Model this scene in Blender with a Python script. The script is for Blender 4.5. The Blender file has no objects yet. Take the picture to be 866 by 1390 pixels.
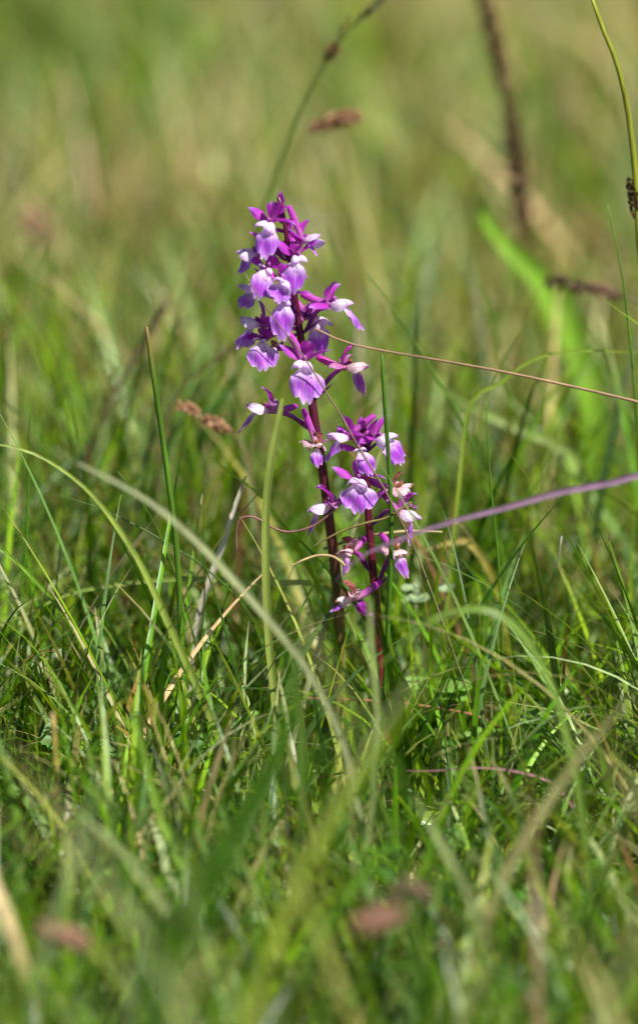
import bpy, math, random
import numpy as np
from mathutils import Vector, Matrix
R = math.radians

# ------------------------------------------------------------------ camera, sky, sun, exposure
SC = bpy.context.scene
COL = SC.collection
PITCH = R(14.0)                 # the camera looks down on the meadow
FPX = 6380.0                    # focal length in photograph pixels (866 x 1390)
FWD = Vector((0, math.cos(PITCH), -math.sin(PITCH)))
UPV = Vector((0, math.sin(PITCH), math.cos(PITCH)))
def pdir(px, py):
    return FWD + Vector((1, 0, 0)) * ((px - 433) / FPX) + UPV * ((695 - py) / FPX)
CAM = -2.21 * pdir(452, 1090)   # the taller orchid grows from the world origin
cam_d = bpy.data.cameras.new('camera')
cam = bpy.data.objects.new('camera', cam_d); COL.objects.link(cam)
cam.location = CAM; cam.rotation_euler = (math.pi / 2 - PITCH, 0, 0)
cam_d.sensor_fit = 'VERTICAL'; cam_d.sensor_height = 36.0
cam_d.lens = 36.0 * FPX / 1390.0
cam_d.clip_start = 0.02; cam_d.clip_end = 500
cam_d.dof.use_dof = True
FLOWER_Y = -0.045               # plane in which the flowers stand
cam_d.dof.focus_distance = (Vector((0, FLOWER_Y, 0.2)) - CAM).dot(FWD)
cam_d.dof.aperture_fstop = 3.7
cam_d.dof.aperture_blades = 9
SC.camera = cam

SUN_EL, SUN_AZ = R(52), R(44)   # azimuth measured from -Y (behind the camera) towards +X
to_sun = Vector((math.sin(SUN_AZ) * math.cos(SUN_EL), -math.cos(SUN_AZ) * math.cos(SUN_EL), math.sin(SUN_EL)))
w = bpy.data.worlds.new('World'); SC.world = w; w.use_nodes = True
nt = w.node_tree
sky = nt.nodes.new('ShaderNodeTexSky'); sky.sky_type = 'NISHITA'; sky.sun_disc = False
sky.sun_elevation = SUN_EL
sky.sun_rotation = math.atan2(to_sun.x, to_sun.y)
bg = nt.nodes['Background']; bg.inputs['Strength'].default_value = 0.055
nt.links.new(sky.outputs[0], bg.inputs['Color'])
sun_d = bpy.data.lights.new('sun', 'SUN'); sun_d.energy = 5.0; sun_d.angle = R(0.53); sun_d.color = (1.0, 0.955, 0.88)
sun = bpy.data.objects.new('sun', sun_d); COL.objects.link(sun)
sun.rotation_euler = to_sun.to_track_quat('Z', 'Y').to_euler(); sun.location = (2, -2, 4)
SC.view_settings.view_transform = 'Standard'; SC.view_settings.look = 'None'
SC.view_settings.gamma = 1.0; SC.view_settings.use_curve_mapping = False
SC.view_settings.exposure = 0.76
SC.cycles.use_denoising = True
SC.cycles.max_bounces = 10; SC.cycles.transmission_bounces = 6; SC.cycles.diffuse_bounces = 5

# ------------------------------------------------------------------ helpers
rng = np.random.default_rng(7)
random.seed(7)
def lin(r, g, b):
    f = lambda c: (c / 255 / 12.92) if c / 255 <= 0.04045 else ((c / 255 + 0.055) / 1.055) ** 2.4
    return np.array([f(r), f(g), f(b)])
def P(px, py, Y):
    """The point that the photograph's pixel shows in the upright plane y = Y."""
    d = pdir(px, py)
    return CAM + d * ((Y - CAM.y) / d.y)
def mpp(Y):
    return (Y - CAM.y) / math.cos(PITCH) / FPX        # metres for one photograph pixel near that plane
def build(name, V, Fc, mat, cols=None, uvs=None, parent=None, smooth=True):
    me = bpy.data.meshes.new(name)
    V = np.asarray(V, dtype=np.float32)
    me.from_pydata([tuple(v) for v in V.tolist()], [], Fc)
    if smooth:
        me.polygons.foreach_set('use_smooth', [True] * len(me.polygons))
    if cols is not None:
        a = me.color_attributes.new('Col', 'FLOAT_COLOR', 'POINT')
        c = np.ones((len(V), 4), np.float32); c[:, :3] = cols
        a.data.foreach_set('color', c.ravel())
    if uvs is not None:
        l = me.uv_layers.new(name='UVMap')
        idx = np.zeros(len(me.loops), np.int32); me.loops.foreach_get('vertex_index', idx)
        l.data.foreach_set('uv', np.asarray(uvs, np.float32)[idx].ravel())
    me.materials.append(mat); me.update()
    o = bpy.data.objects.new(name, me); COL.objects.link(o)
    if parent is not None: o.parent = parent
    return o
def build_big(name, V, Q, mat, cols):
    """Large quad/tri mesh from numpy arrays: Q is (n, 4)."""
    me = bpy.data.meshes.new(name)
    n = len(Q)
    me.vertices.add(len(V)); me.vertices.foreach_set('co', np.asarray(V, np.float32).ravel())
    me.loops.add(n * 4); me.loops.foreach_set('vertex_index', np.asarray(Q, np.int32).ravel())
    me.polygons.add(n); me.polygons.foreach_set('loop_start', np.arange(0, n * 4, 4, dtype=np.int32))
    me.polygons.foreach_set('loop_total', np.full(n, 4, np.int32))
    me.polygons.foreach_set('use_smooth', np.ones(n, bool))
    me.update(calc_edges=True)
    a = me.color_attributes.new('Col', 'FLOAT_COLOR', 'POINT')
    c = np.ones((len(V), 4), np.float32); c[:, :3] = cols
    a.data.foreach_set('color', c.ravel())
    me.materials.append(mat)
    o = bpy.data.objects.new(name, me); COL.objects.link(o)
    return o
def tag(o, label, cat, group=None, kind=None):
    o['label'] = label; o['category'] = cat
    if group: o['group'] = group
    if kind: o['kind'] = kind
    return o
def empty(name, loc=(0, 0, 0)):
    o = bpy.data.objects.new(name, None); COL.objects.link(o); o.location = loc; o.empty_display_size = 0.01
    return o
def adopt(child, parent):
    child.parent = parent
    child.matrix_parent_inverse = Matrix.Translation(-Vector(parent.location))
    return child
def spline(pts, n):
    """Catmull-Rom through pts (k, d), n samples."""
    p = np.asarray(pts, float)
    if len(p) == 2:
        t = np.linspace(0, 1, n)[:, None]; return p[0] * (1 - t) + p[1] * t
    q = np.vstack([2 * p[0] - p[1], p, 2 * p[-1] - p[-2]])
    seg = np.linalg.norm(np.diff(p[:, :min(3, p.shape[1])], axis=0), axis=1) + 1e-9
    cum = np.concatenate([[0], np.cumsum(seg)])
    out = []
    for s in np.linspace(0, cum[-1], n):
        i = min(int(np.searchsorted(cum, s, side='right')) - 1, len(seg) - 1)
        t = (s - cum[i]) / seg[i]
        a, b, c, d = q[i], q[i + 1], q[i + 2], q[i + 3]
        out.append(0.5 * (2 * b + (c - a) * t + (2 * a - 5 * b + 4 * c - d) * t * t + (3 * b - a - 3 * c + d) * t ** 3))
    return np.array(out)
def unit(v):
    return v / (np.linalg.norm(v, axis=-1, keepdims=True) + 1e-12)
def tube_geo(path, rad, sides=8, cap=True):
    path = np.asarray(path, float); n = len(path)
    rad = np.broadcast_to(np.asarray(rad, float), (n,))
    T = unit(np.gradient(path, axis=0))
    ref = np.array([0.31, 0.9, 0.17])
    V = []; uv = []
    for i in range(n):
        a = np.cross(T[i], ref); a /= np.linalg.norm(a) + 1e-12
        b = np.cross(T[i], a)
        for k in range(sides):
            g = 2 * math.pi * k / sides
            V.append(path[i] + rad[i] * (math.cos(g) * a + math.sin(g) * b)); uv.append((k / sides, i / (n - 1)))
    Fc = []
    for i in range(n - 1):
        for k in range(sides):
            k2 = (k + 1) % sides
            Fc.append((i * sides + k, i * sides + k2, (i + 1) * sides + k2, (i + 1) * sides + k))
    if cap:
        for e, i in ((0, 0), (1, n - 1)):
            off = (T[i] * rad[i] * 0.6) * (1 if e else -1)
            V.append(path[i] + off); uv.append((0.5, i / (n - 1)))
            for k in range(sides):
                k2 = (k + 1) % sides
                Fc.append((len(V) - 1, i * sides + k2, i * sides + k) if not e else (len(V) - 1, i * sides + k, i * sides + k2))
    return np.array(V), Fc, np.array(uv)

# ------------------------------------------------------------------ materials
def new_mat(name):
    m = bpy.data.materials.new(name); m.use_nodes = True
    nt = m.node_tree
    for n in list(nt.nodes): nt.nodes.remove(n)
    return m, nt, nt.nodes.new, nt.links.new
def leaf_mat(name, transl=0.4, rough=0.42, spec=0.45, tboost=(1.25, 1.15, 0.5), noise_scale=160, stretch=0.12, var=0.35, bump=0.15, sheen=0.0):
    """Leaf tissue: vertex colour x grain, glossy cuticle in front, light coming through from behind."""
    m, nt, N, L = new_mat(name)
    out = N('ShaderNodeOutputMaterial')
    at = N('ShaderNodeAttribute'); at.attribute_name = 'Col'
    tc = N('ShaderNodeTexCoord'); mp = N('ShaderNodeMapping'); mp.inputs['Scale'].default_value = (1, 1, stretch)
    L(tc.outputs['Object'], mp.inputs['Vector'])
    nz = N('ShaderNodeTexNoise'); nz.inputs['Scale'].default_value = noise_scale; nz.inputs['Detail'].default_value = 4
    L(mp.outputs[0], nz.inputs['Vector'])
    mr = N('ShaderNodeMapRange'); mr.inputs['From Min'].default_value = 0.25; mr.inputs['From Max'].default_value = 0.75
    mr.inputs['To Min'].default_value = 1 - var; mr.inputs['To Max'].default_value = 1 + var
    L(nz.outputs['Fac'], mr.inputs['Value'])
    mul = N('ShaderNodeVectorMath'); mul.operation = 'SCALE'
    L(at.outputs['Color'], mul.inputs[0]); L(mr.outputs[0], mul.inputs['Scale'])
    bs = N('ShaderNodeBsdfPrincipled'); bs.inputs['Roughness'].default_value = rough
    bs.inputs['Specular IOR Level'].default_value = spec
    if sheen: bs.inputs['Sheen Weight'].default_value = sheen
    L(mul.outputs[0], bs.inputs['Base Color'])
    tb = N('ShaderNodeVectorMath'); tb.operation = 'MULTIPLY'; tb.inputs[1].default_value = tboost
    L(mul.outputs[0], tb.inputs[0])
    tr = N('ShaderNodeBsdfTranslucent'); L(tb.outputs[0], tr.inputs['Color'])
    bp = N('ShaderNodeBump'); bp.inputs['Strength'].default_value = bump; bp.inputs['Distance'].default_value = 0.001
    L(nz.outputs['Fac'], bp.inputs['Height']); L(bp.outputs[0], bs.inputs['Normal'])
    mx = N('ShaderNodeMixShader'); mx.inputs[0].default_value = transl
    L(bs.outputs[0], mx.inputs[1]); L(tr.outputs[0], mx.inputs[2]); L(mx.outputs[0], out.inputs['Surface'])
    return m
M_GRASS = leaf_mat('grass_leaf', 0.40, rough=0.38, spec=0.42)
M_DRY = leaf_mat('dry_straw', 0.25, rough=0.6, spec=0.25, tboost=(1.05, 1, 0.85), var=0.3)
M_HERB = leaf_mat('herb_leaf', 0.35, rough=0.5, spec=0.35, noise_scale=400, stretch=1, var=0.25)
M_STALK = leaf_mat('green_stalk', 0.12, rough=0.4, spec=0.4, noise_scale=500, stretch=0.06, var=0.4, bump=0.3)
M_SEED = leaf_mat('seed_husk', 0.12, rough=0.75, spec=0.15, tboost=(1, 1, 1), noise_scale=700, stretch=1, var=0.4)
M_STEM = leaf_mat('orchid_stem', 0.06, rough=0.36, spec=0.45, tboost=(1, 1, 1), noise_scale=600, stretch=0.05, var=0.4, bump=0.3)
M_OLEAF = leaf_mat('orchid_leaf', 0.35, rough=0.3, spec=0.5, noise_scale=250, stretch=0.1, var=0.25)

def petal_mat(name, spots):
    m, nt, N, L = new_mat(name)
    out = N('ShaderNodeOutputMaterial')
    at = N('ShaderNodeAttribute'); at.attribute_name = 'Col'
    uv = N('ShaderNodeUVMap'); uv.uv_map = 'UVMap'
    # fine veins that run along the petal
    mp = N('ShaderNodeMapping'); mp.inputs['Scale'].default_value = (13, 1.3, 1)
    L(uv.outputs[0], mp.inputs['Vector'])
    nz = N('ShaderNodeTexNoise'); nz.inputs['Scale'].default_value = 1.6; nz.inputs['Detail'].default_value = 3; nz.inputs['Distortion'].default_value = 0.5
    L(mp.outputs[0], nz.inputs['Vector'])
    mr = N('ShaderNodeMapRange'); mr.inputs['From Min'].default_value = 0.3; mr.inputs['From Max'].default_value = 0.7
    mr.inputs['To Min'].default_value = 0.62; mr.inputs['To Max'].default_value = 1.14
    L(nz.outputs['Fac'], mr.inputs['Value'])
    sc3 = N('ShaderNodeCombineXYZ')
    sq = N('ShaderNodeMath'); sq.operation = 'POWER'; sq.inputs[1].default_value = 1.7; L(mr.outputs[0], sq.inputs[0])
    rt = N('ShaderNodeMath'); rt.operation = 'POWER'; rt.inputs[1].default_value = 0.5; L(mr.outputs[0], rt.inputs[0])
    L(mr.outputs[0], sc3.inputs[0]); L(sq.outputs[0], sc3.inputs[1]); L(rt.outputs[0], sc3.inputs[2])
    mul = N('ShaderNodeVectorMath'); mul.operation = 'MULTIPLY'
    L(at.outputs['Color'], mul.inputs[0]); L(sc3.outputs[0], mul.inputs[1])
    col = mul.outputs[0]
    if spots:
        m2 = N('ShaderNodeMapping'); m2.inputs['Scale'].default_value = (11, 12, 1)
        L(uv.outputs[0], m2.inputs['Vector'])
        vo = N('ShaderNodeTexVoronoi'); vo.inputs['Scale'].default_value = 1.0; vo.inputs['Randomness'].default_value = 0.8
        L(m2.outputs[0], vo.inputs['Vector'])
        lt = N('ShaderNodeMath'); lt.operation = 'LESS_THAN'; lt.inputs[1].default_value = 0.36
        L(vo.outputs['Distance'], lt.inputs[0])
        sx = N('ShaderNodeSeparateXYZ'); L(uv.outputs[0], sx.inputs[0])
        ab = N('ShaderNodeMath'); ab.operation = 'SUBTRACT'; ab.inputs[1].default_value = 0.5; L(sx.outputs[0], ab.inputs[0])
        ab2 = N('ShaderNodeMath'); ab2.operation = 'ABSOLUTE'; L(ab.outputs[0], ab2.inputs[0])
        c1 = N('ShaderNodeMath'); c1.operation = 'LESS_THAN'; c1.inputs[1].default_value = 0.17; L(ab2.outputs[0], c1.inputs[0])
        c2 = N('ShaderNodeMath'); c2.operation = 'LESS_THAN'; c2.inputs[1].default_value = 0.62; L(sx.outputs[1], c2.inputs[0])
        c3 = N('ShaderNodeMath'); c3.operation = 'MULTIPLY'; L(c1.outputs[0], c3.inputs[0]); L(c2.outputs[0], c3.inputs[1])
        c4 = N('ShaderNodeMath'); c4.operation = 'MULTIPLY'; L(c3.outputs[0], c4.inputs[0]); L(lt.outputs[0], c4.inputs[1])
        c5 = N('ShaderNodeMath'); c5.operation = 'MULTIPLY'; c5.inputs[1].default_value = 0.85; L(c4.outputs[0], c5.inputs[0])
        mxc = N('ShaderNodeMix'); mxc.data_type = 'RGBA'
        L(c5.outputs[0], mxc.inputs[0]); L(col, mxc.inputs[6]); mxc.inputs[7].default_value = (0.10, 0.004, 0.12, 1)
        col = mxc.outputs[2]
    bs = N('ShaderNodeBsdfPrincipled'); bs.inputs['Roughness'].default_value = 0.45
    bs.inputs['Specular IOR Level'].default_value = 0.3; bs.inputs['Sheen Weight'].default_value = 0.12
    L(col, bs.inputs['Base Color'])
    bp = N('ShaderNodeBump'); bp.inputs['Strength'].default_value = 0.35; bp.inputs['Distance'].default_value = 0.0006
    L(nz.outputs['Fac'], bp.inputs['Height']); L(bp.outputs[0], bs.inputs['Normal'])
    tr = N('ShaderNodeBsdfTranslucent'); L(col, tr.inputs['Color'])
    mx = N('ShaderNodeMixShader'); mx.inputs[0].default_value = 0.45
    L(bs.outputs[0], mx.inputs[1]); L(tr.outputs[0], mx.inputs[2]); L(mx.outputs[0], out.inputs['Surface'])
    return m
M_PETAL = petal_mat('orchid_petal', False)
M_LIP = petal_mat('orchid_lip', True)

def soil_mat():
    m, nt, N, L = new_mat('meadow_soil')
    out = N('ShaderNodeOutputMaterial'); bs = N('ShaderNodeBsdfPrincipled'); bs.inputs['Roughness'].default_value = 0.95
    tc = N('ShaderNodeTexCoord')
    n1 = N('ShaderNodeTexNoise'); n1.inputs['Scale'].default_value = 40; n1.inputs['Detail'].default_value = 8
    n2 = N('ShaderNodeTexNoise'); n2.inputs['Scale'].default_value = 3; n2.inputs['Detail'].default_value = 5
    L(tc.outputs['Object'], n1.inputs['Vector']); L(tc.outputs['Object'], n2.inputs['Vector'])
    cr = N('ShaderNodeValToRGB'); L(n1.outputs['Fac'], cr.inputs[0])
    e = cr.color_ramp.elements
    e[0].position = 0.3; e[0].color = (0.015, 0.017, 0.007, 1); e[1].position = 0.7; e[1].color = (0.05, 0.055, 0.02, 1)
    c2 = N('ShaderNodeValToRGB'); L(n2.outputs['Fac'], c2.inputs[0])
    e = c2.color_ramp.elements
    e[0].position = 0.35; e[0].color = (0.05, 0.09, 0.015, 1); e[1].position = 0.7; e[1].color = (0.12, 0.10, 0.045, 1)
    mx = N('ShaderNodeMix'); mx.data_type = 'RGBA'; mx.inputs[0].default_value = 0.45
    L(cr.outputs[0], mx.inputs[6]); L(c2.outputs[0], mx.inputs[7]); L(mx.outputs[2], bs.inputs['Base Color'])
    bp = N('ShaderNodeBump'); bp.inputs['Strength'].default_value = 0.8; bp.inputs['Distance'].default_value = 0.01
    L(n1.outputs['Fac'], bp.inputs['Height']); L(bp.outputs[0], bs.inputs['Normal']); L(bs.outputs[0], out.inputs['Surface'])
    return m
M_SOIL = soil_mat()

# ------------------------------------------------------------------ ground
xs = np.concatenate([[-150, -40, -12], np.linspace(-4, 4, 41), [12, 40, 150]])
ys = np.concatenate([[-150, -40, -10], np.linspace(-3, 8, 56), [14, 40, 200]])
gv = []
for y in ys:
    for x in xs:
        nr = math.exp(-((x / 3) ** 2 + ((y - 1.5) / 4) ** 2))
        z = 0.006 * math.sin(x * 7.1 + 1.3) * math.sin(y * 6.3 + .4) * nr
        gv.append((x, y, z - 0.006))
nx = len(xs)
gf = [(j * nx + i, j * nx + i + 1, (j + 1) * nx + i + 1, (j + 1) * nx + i) for j in range(len(ys) - 1) for i in range(nx - 1)]
g = build('ground', gv, gf, M_SOIL)
g['kind'] = 'structure'; g['label'] = 'dark mossy meadow soil beneath the grass'; g['category'] = 'ground'

# ------------------------------------------------------------------ the meadow's grass mass
GREEN = lin(90, 132, 12); FRESH = lin(126, 162, 18); BLUE = lin(98, 130, 64); DEEP = lin(50, 86, 10)
OLIVE = lin(138, 144, 66); STRAW = lin(196, 178, 126); BROWN = lin(128, 92, 62); PALE = lin(160, 180, 120)
def field(x, y, seed, f):
    r = np.random.default_rng(seed); v = np.zeros_like(x)
    for k in range(6):
        a = r.uniform(0, 2 * math.pi); q = f * r.uniform(0.6, 1.7)
        v += np.sin((x * math.cos(a) + y * math.sin(a)) * q + r.uniform(0, 6.28))
    return v / 6 * 1.7
def grass_mass(name, label, n, xr, yr, hr, wr, pal, pw, levels, seed, lean=(0.15, 0.9), droop=1.0, dense=None, keel=0.25, mat=None, z0=0.0, clump=0.5):
    r = np.random.default_rng(seed)
    y = r.uniform(yr[0], yr[1], n)
    hw = np.interp(y, [yr[0], yr[1]], xr)
    x = r.uniform(-1, 1, n) * hw
    # tufts: part of the blades gather round tuft centres
    nc = max(8, n // 28)
    ci = r.integers(0, nc, n)
    cy = r.uniform(yr[0], yr[1], nc); cx = r.uniform(-1, 1, nc) * np.interp(cy, [yr[0], yr[1]], xr)
    tuft = r.random(n) < clump
    sp = 0.018
    x = np.where(tuft, cx[ci] + r.normal(0, sp, n), x); y = np.where(tuft, cy[ci] + r.normal(0, sp, n), y)
    if dense is not None:
        keep = r.random(n) < dense(x, y); x, y, ci = x[keep], y[keep], ci[keep]; n = len(x)
    h = hr[0] + (hr[1] - hr[0]) * r.beta(1.5, 2.4, n)
    h *= 1 + 0.25 * field(x, y, seed + 1, 5)
    az = r.uniform(0, 2 * math.pi, n) + 0.9 * field(x, y, seed + 2, 4)
    le = r.uniform(lean[0], lean[1], n)
    wd = r.uniform(wr[0], wr[1], n) * np.clip(h / np.mean(h), 0.6, 1.3)
    t = np.linspace(0, 1, levels)[None, :]
    curve = droop * r.uniform(0.1, 1.3, n)[:, None]
    ang = le[:, None] * 0.45 + curve * t ** 1.6                   # angle from vertical along the blade
    seg = (h / (levels - 1))[:, None]
    hx = np.cumsum(np.sin(ang) * seg, axis=1) - np.sin(ang[:, :1]) * seg
    hz = np.cumsum(np.cos(ang) * seg, axis=1) - np.cos(ang[:, :1]) * seg
    wob = r.normal(0, 0.25, n)[:, None] * t ** 2 * h[:, None] * 0.6
    ca, sa = np.cos(az)[:, None], np.sin(az)[:, None]
    cxp = x[:, None] + hx * ca - wob * sa; cyp = y[:, None] + hx * sa + wob * ca; czp = np.maximum(z0 + hz, 0.002 + 0.0 * hz)
    tw = az[:, None] + math.pi / 2 + r.normal(0, 0.5, n)[:, None] + r.normal(0, 0.6, n)[:, None] * t
    prof = np.minimum(1, 0.45 + 2.2 * t) * np.clip(1 - t ** 2.6, 0.02, 1)
    hwid = wd[:, None] * 0.5 * prof
    A = np.stack([cxp + np.cos(tw) * hwid, cyp + np.sin(tw) * hwid, czp], -1)
    C = np.stack([cxp - np.cos(tw) * hwid, cyp - np.sin(tw) * hwid, czp], -1)
    # colour of each blade: a mix from the palette, paler towards dry tips
    pal = np.array(pal); pw = np.array(pw, float)
    dry = field(x, y, seed + 3, 3.0)
    W = np.tile(pw / pw.sum(), (n, 1))
    isdry = np.array([p[0] > p[1] * 0.93 for p in pal])
    W[:, isdry] *= np.clip(1 + 1.4 * dry, 0.15, 3)[:, None]
    W /= W.sum(1, keepdims=True); cw = W.cumsum(1)
    pick = np.clip((r.random(n)[:, None] > cw).sum(1), 0, len(pal) - 1)
    c = pal[pick] * r.uniform(0.55, 1.42, n)[:, None] * (1 + r.normal(0, 0.06, (n, 3)))
    cc = np.repeat(c[:, None, :], levels, 1)
    tip = (r.random(n) < 0.22)[:, None, None] * np.clip((t - 0.72) / 0.28, 0, 1)[..., None]
    cc = cc * (1 - tip) + STRAW * 0.8 * tip
    low = np.clip(1 - t / 0.25, 0, 1)[..., None] * 0.45
    cc = cc * (1 - low) + (OLIVE * 0.8) * low
    if keel:
        ks = (hwid * keel)[..., None]
        nrm = np.stack([-np.sin(tw) * 1.0, np.cos(tw) * 1.0, 0 * tw], -1)
        B = np.stack([cxp, cyp, czp], -1) + nrm * ks
        V = np.stack([A, B, C], 2); k = 3
    else:
        V = np.stack([A, C], 2); k = 2
    V = V.reshape(-1, 3)
    cc = np.repeat(cc[:, :, None, :], k, 2).reshape(-1, 3)
    base = (np.arange(n) * levels * k)[:, None, None] + (np.arange(levels - 1) * k)[None, :, None]
    qs = []
    for j in range(k - 1):
        qs.append(np.concatenate([base + j, base + j + 1, base + k + j + 1, base + k + j], -1))
    Q = np.stack(qs, 2).reshape(-1, 4)
    o = build_big(name, V, Q, mat or M_GRASS, np.clip(cc, 0, 1))
    return tag(o, label, 'grass', kind='stuff')

def clear_spot(x, y):            # keep the sward thinner and lower in front of the two orchids
    d = np.exp(-(((x - 0.01) / 0.085) ** 2)) * (y < 0.03) * (y > -0.55)
    return 1 - 0.22 * d - 0.72 * np.exp(-((x - 0.002) / 0.022) ** 2) * (y < 0.015) * (y > -0.13)
PG = [GREEN, FRESH, BLUE, DEEP, OLIVE, STRAW, BROWN, PALE]
grass_mass('grass', 'short green meadow grass round the orchids', 19000, (0.55, 0.85), (-0.75, 0.55), (0.035, 0.15), (0.0013, 0.0042), PG, [26, 22, 14, 20, 8, 3, 2, 4], 9, 11, dense=clear_spot)
grass_mass('grass', 'fine hair-thin meadow grass standing among the broader blades', 3400, (0.5, 0.8), (-0.35, 0.55), (0.07, 0.19), (0.0007, 0.0015), PG, [26, 14, 10, 26, 14, 6, 3, 2], 10, 12, lean=(0.05, 0.7), droop=0.6, dense=clear_spot, keel=0, clump=0.3)
grass_mass('grass', 'tall soft green meadow grass beyond the orchids', 24000, (0.75, 1.5), (0.5, 3.4), (0.06, 0.24), (0.002, 0.0068), PG, [18, 20, 12, 8, 22, 22, 4, 16], 7, 13, keel=0)
grass_mass('grass', 'pale seeding grass on the far side of the meadow', 16000, (1.4, 7.0), (3.2, 14.0), (0.10, 0.30), (0.005, 0.012), PG, [20, 20, 6, 8, 24, 20, 4, 6], 5, 14, keel=0)
grass_mass('grass', 'upright broad-bladed grass crowding just behind the orchids', 4200, (0.55, 0.8), (0.14, 0.85), (0.10, 0.25), (0.0016, 0.0042), PG, [24, 22, 10, 22, 14, 7, 3, 5], 9, 31, lean=(0.05, 0.8), droop=0.8)
grass_mass('grass', 'loose broad grass on the near side of the orchids', 4200, (0.42, 0.55), (-0.8, -0.16), (0.04, 0.135), (0.0018, 0.0048), PG, [22, 14, 20, 18, 12, 8, 4, 12], 9, 32, lean=(0.1, 1.3), droop=1.1, dense=clear_spot)
grass_mass('grass', 'sparse taller grass blades well before the orchids, thrown out of focus', 260, (0.30, 0.42), (-0.95, -0.42), (0.10, 0.27), (0.0022, 0.005), PG, [18, 12, 22, 14, 14, 10, 3, 16], 10, 33, lean=(0.1, 1.0), droop=0.9, clump=0.2)
grass_mass('grass', 'long arching green blades sweeping over the lower grass round the orchids', 1700, (0.5, 0.65), (-0.14, 0.32), (0.11, 0.25), (0.0018, 0.004), PG, [24, 22, 14, 22, 10, 4, 2, 8], 12, 34, lean=(0.3, 1.4), droop=1.25, dense=clear_spot)
grass_mass('dry_grass', 'matted dead straw lying low between the green blades', 4800, (0.5, 1.0), (-0.75, 1.4), (0.03, 0.12), (0.0009, 0.0024), [STRAW, BROWN, OLIVE, PALE], [10, 6, 6, 3], 7, 15, lean=(1.9, 3.1), droop=0.5, keel=0, mat=M_DRY, z0=0.012)
grass_mass('dry_grass', 'bleached dry grass tussocks scattered through the far meadow', 22000, (0.75, 1.8), (0.6, 4.5), (0.10, 0.26), (0.002, 0.005), [STRAW, BROWN, OLIVE, lin(200, 166, 140)], [10, 3, 4, 6], 6, 16, keel=0, mat=M_DRY,
           dense=lambda x, y: np.clip(0.25 + 1.4 * field(x, y, 77, 4.5), 0.05, 1) * np.clip((y - .5) / .6, .2, 1))

# low herb leaves of the sward (clover, bedstraw and the like), far too many to count
def ground_cover(n, seed):
    r = np.random.default_rng(seed)
    y = r.uniform(-0.7, 1.6, n); x = r.uniform(-1, 1, n) * np.interp(y, [-0.7, 1.6], [0.5, 0.9])
    keep = r.random(n) < np.clip(0.6 + 0.9 * field(x, y, 5, 14), 0.05, 1) * (1 - .85 * (np.abs(x) < .02) * (y < .012) * (y > -.10)); x, y = x[keep], y[keep]; n = len(x)
    z = r.uniform(0.004, 0.045, n)
    L_ = r.uniform(0.005, 0.014, n); W_ = L_ * r.uniform(0.35, 0.8, n)
    az = r.uniform(0, 6.283, n); el = r.uniform(-0.3, 0.9, n)
    f = np.stack([np.cos(az) * np.cos(el), np.sin(az) * np.cos(el), np.sin(el)], -1)
    s = np.stack([-np.sin(az), np.cos(az), r.normal(0, 0.3, n)], -1)
    c0 = np.stack([x, y, z], -1)
    prof = [(0, .08), (.3, .42), (.65, .5), (1, .06)]
    V = []
    for u, wv in prof:
        p = c0 + f * (L_ * u)[:, None] + np.array([0, 0, -1]) * (0.25 * L_ * u * u)[:, None]
        up = np.array([0, 0, 1]) * (0.12 * W_)[:, None]
        V += [p + s * (W_ * wv)[:, None] + up, p, p - s * (W_ * wv)[:, None] + up]
    V = np.stack(V, 1)
    pal = np.array([lin(92, 140, 40), lin(70, 118, 40), lin(120, 150, 84), lin(140, 168, 60), lin(150, 160, 130)])
    c = pal[r.choice(5, n, p=[.34, .3, .14, .17, .05])] * r.uniform(0.7, 1.25, n)[:, None]
    cc = np.repeat(c[:, None, :], 12, 1)
    b = (np.arange(n) * 12)[:, None, None]
    q = np.array([[3 * i + j, 3 * i + j + 1, 3 * i + j + 4, 3 * i + j + 3] for i in range(3) for j in range(2)])[None]
    o = build_big('ground_cover', V.reshape(-1, 3), (b + q).reshape(-1, 4), M_HERB, np.clip(cc.reshape(-1, 3), 0, 1))
    tag(o, 'low mat of tiny herb leaves under the grass', 'herb leaves', kind='stuff')
ground_cover(20000, 21)

# ------------------------------------------------------------------ single blades and stalks that the photograph lets one pick out
def to_world(pts, Y):
    """pts: (px, py[, dY]) from tip to root."""
    return [list(P(p[0], p[1], Y + (p[2] if len(p) > 2 else 0))) for p in pts]
def root_down(W, ground=True):
    """Carry the traced line on down to the soil."""
    W = [np.array(p) for p in W]
    if ground and W[-1][2] > 0.004:
        d = W[-1] - W[-2]; d /= np.linalg.norm(d) + 1e-9
        z = W[-1][2]
        side = d.copy(); side[2] = 0
        W.append(W[-1] + side * z * 0.3 + np.array([0, 0, -z * 0.55]))
        W.append(W[-2] + side * z * 0.42 + np.array([0, 0, -z - 0.006]))
    return W
def smooth_noise(n, seed, k=4):
    r = np.random.default_rng(seed); return np.interp(np.linspace(0, 1, n), np.linspace(0, 1, k), r.normal(0, 1, k))
def yellower(c):
    c = np.array(c, float)
    if c[1] > c[0] * 1.1: c[2] *= 0.45 if c[1] < .3 else 0.7
    return c
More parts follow.
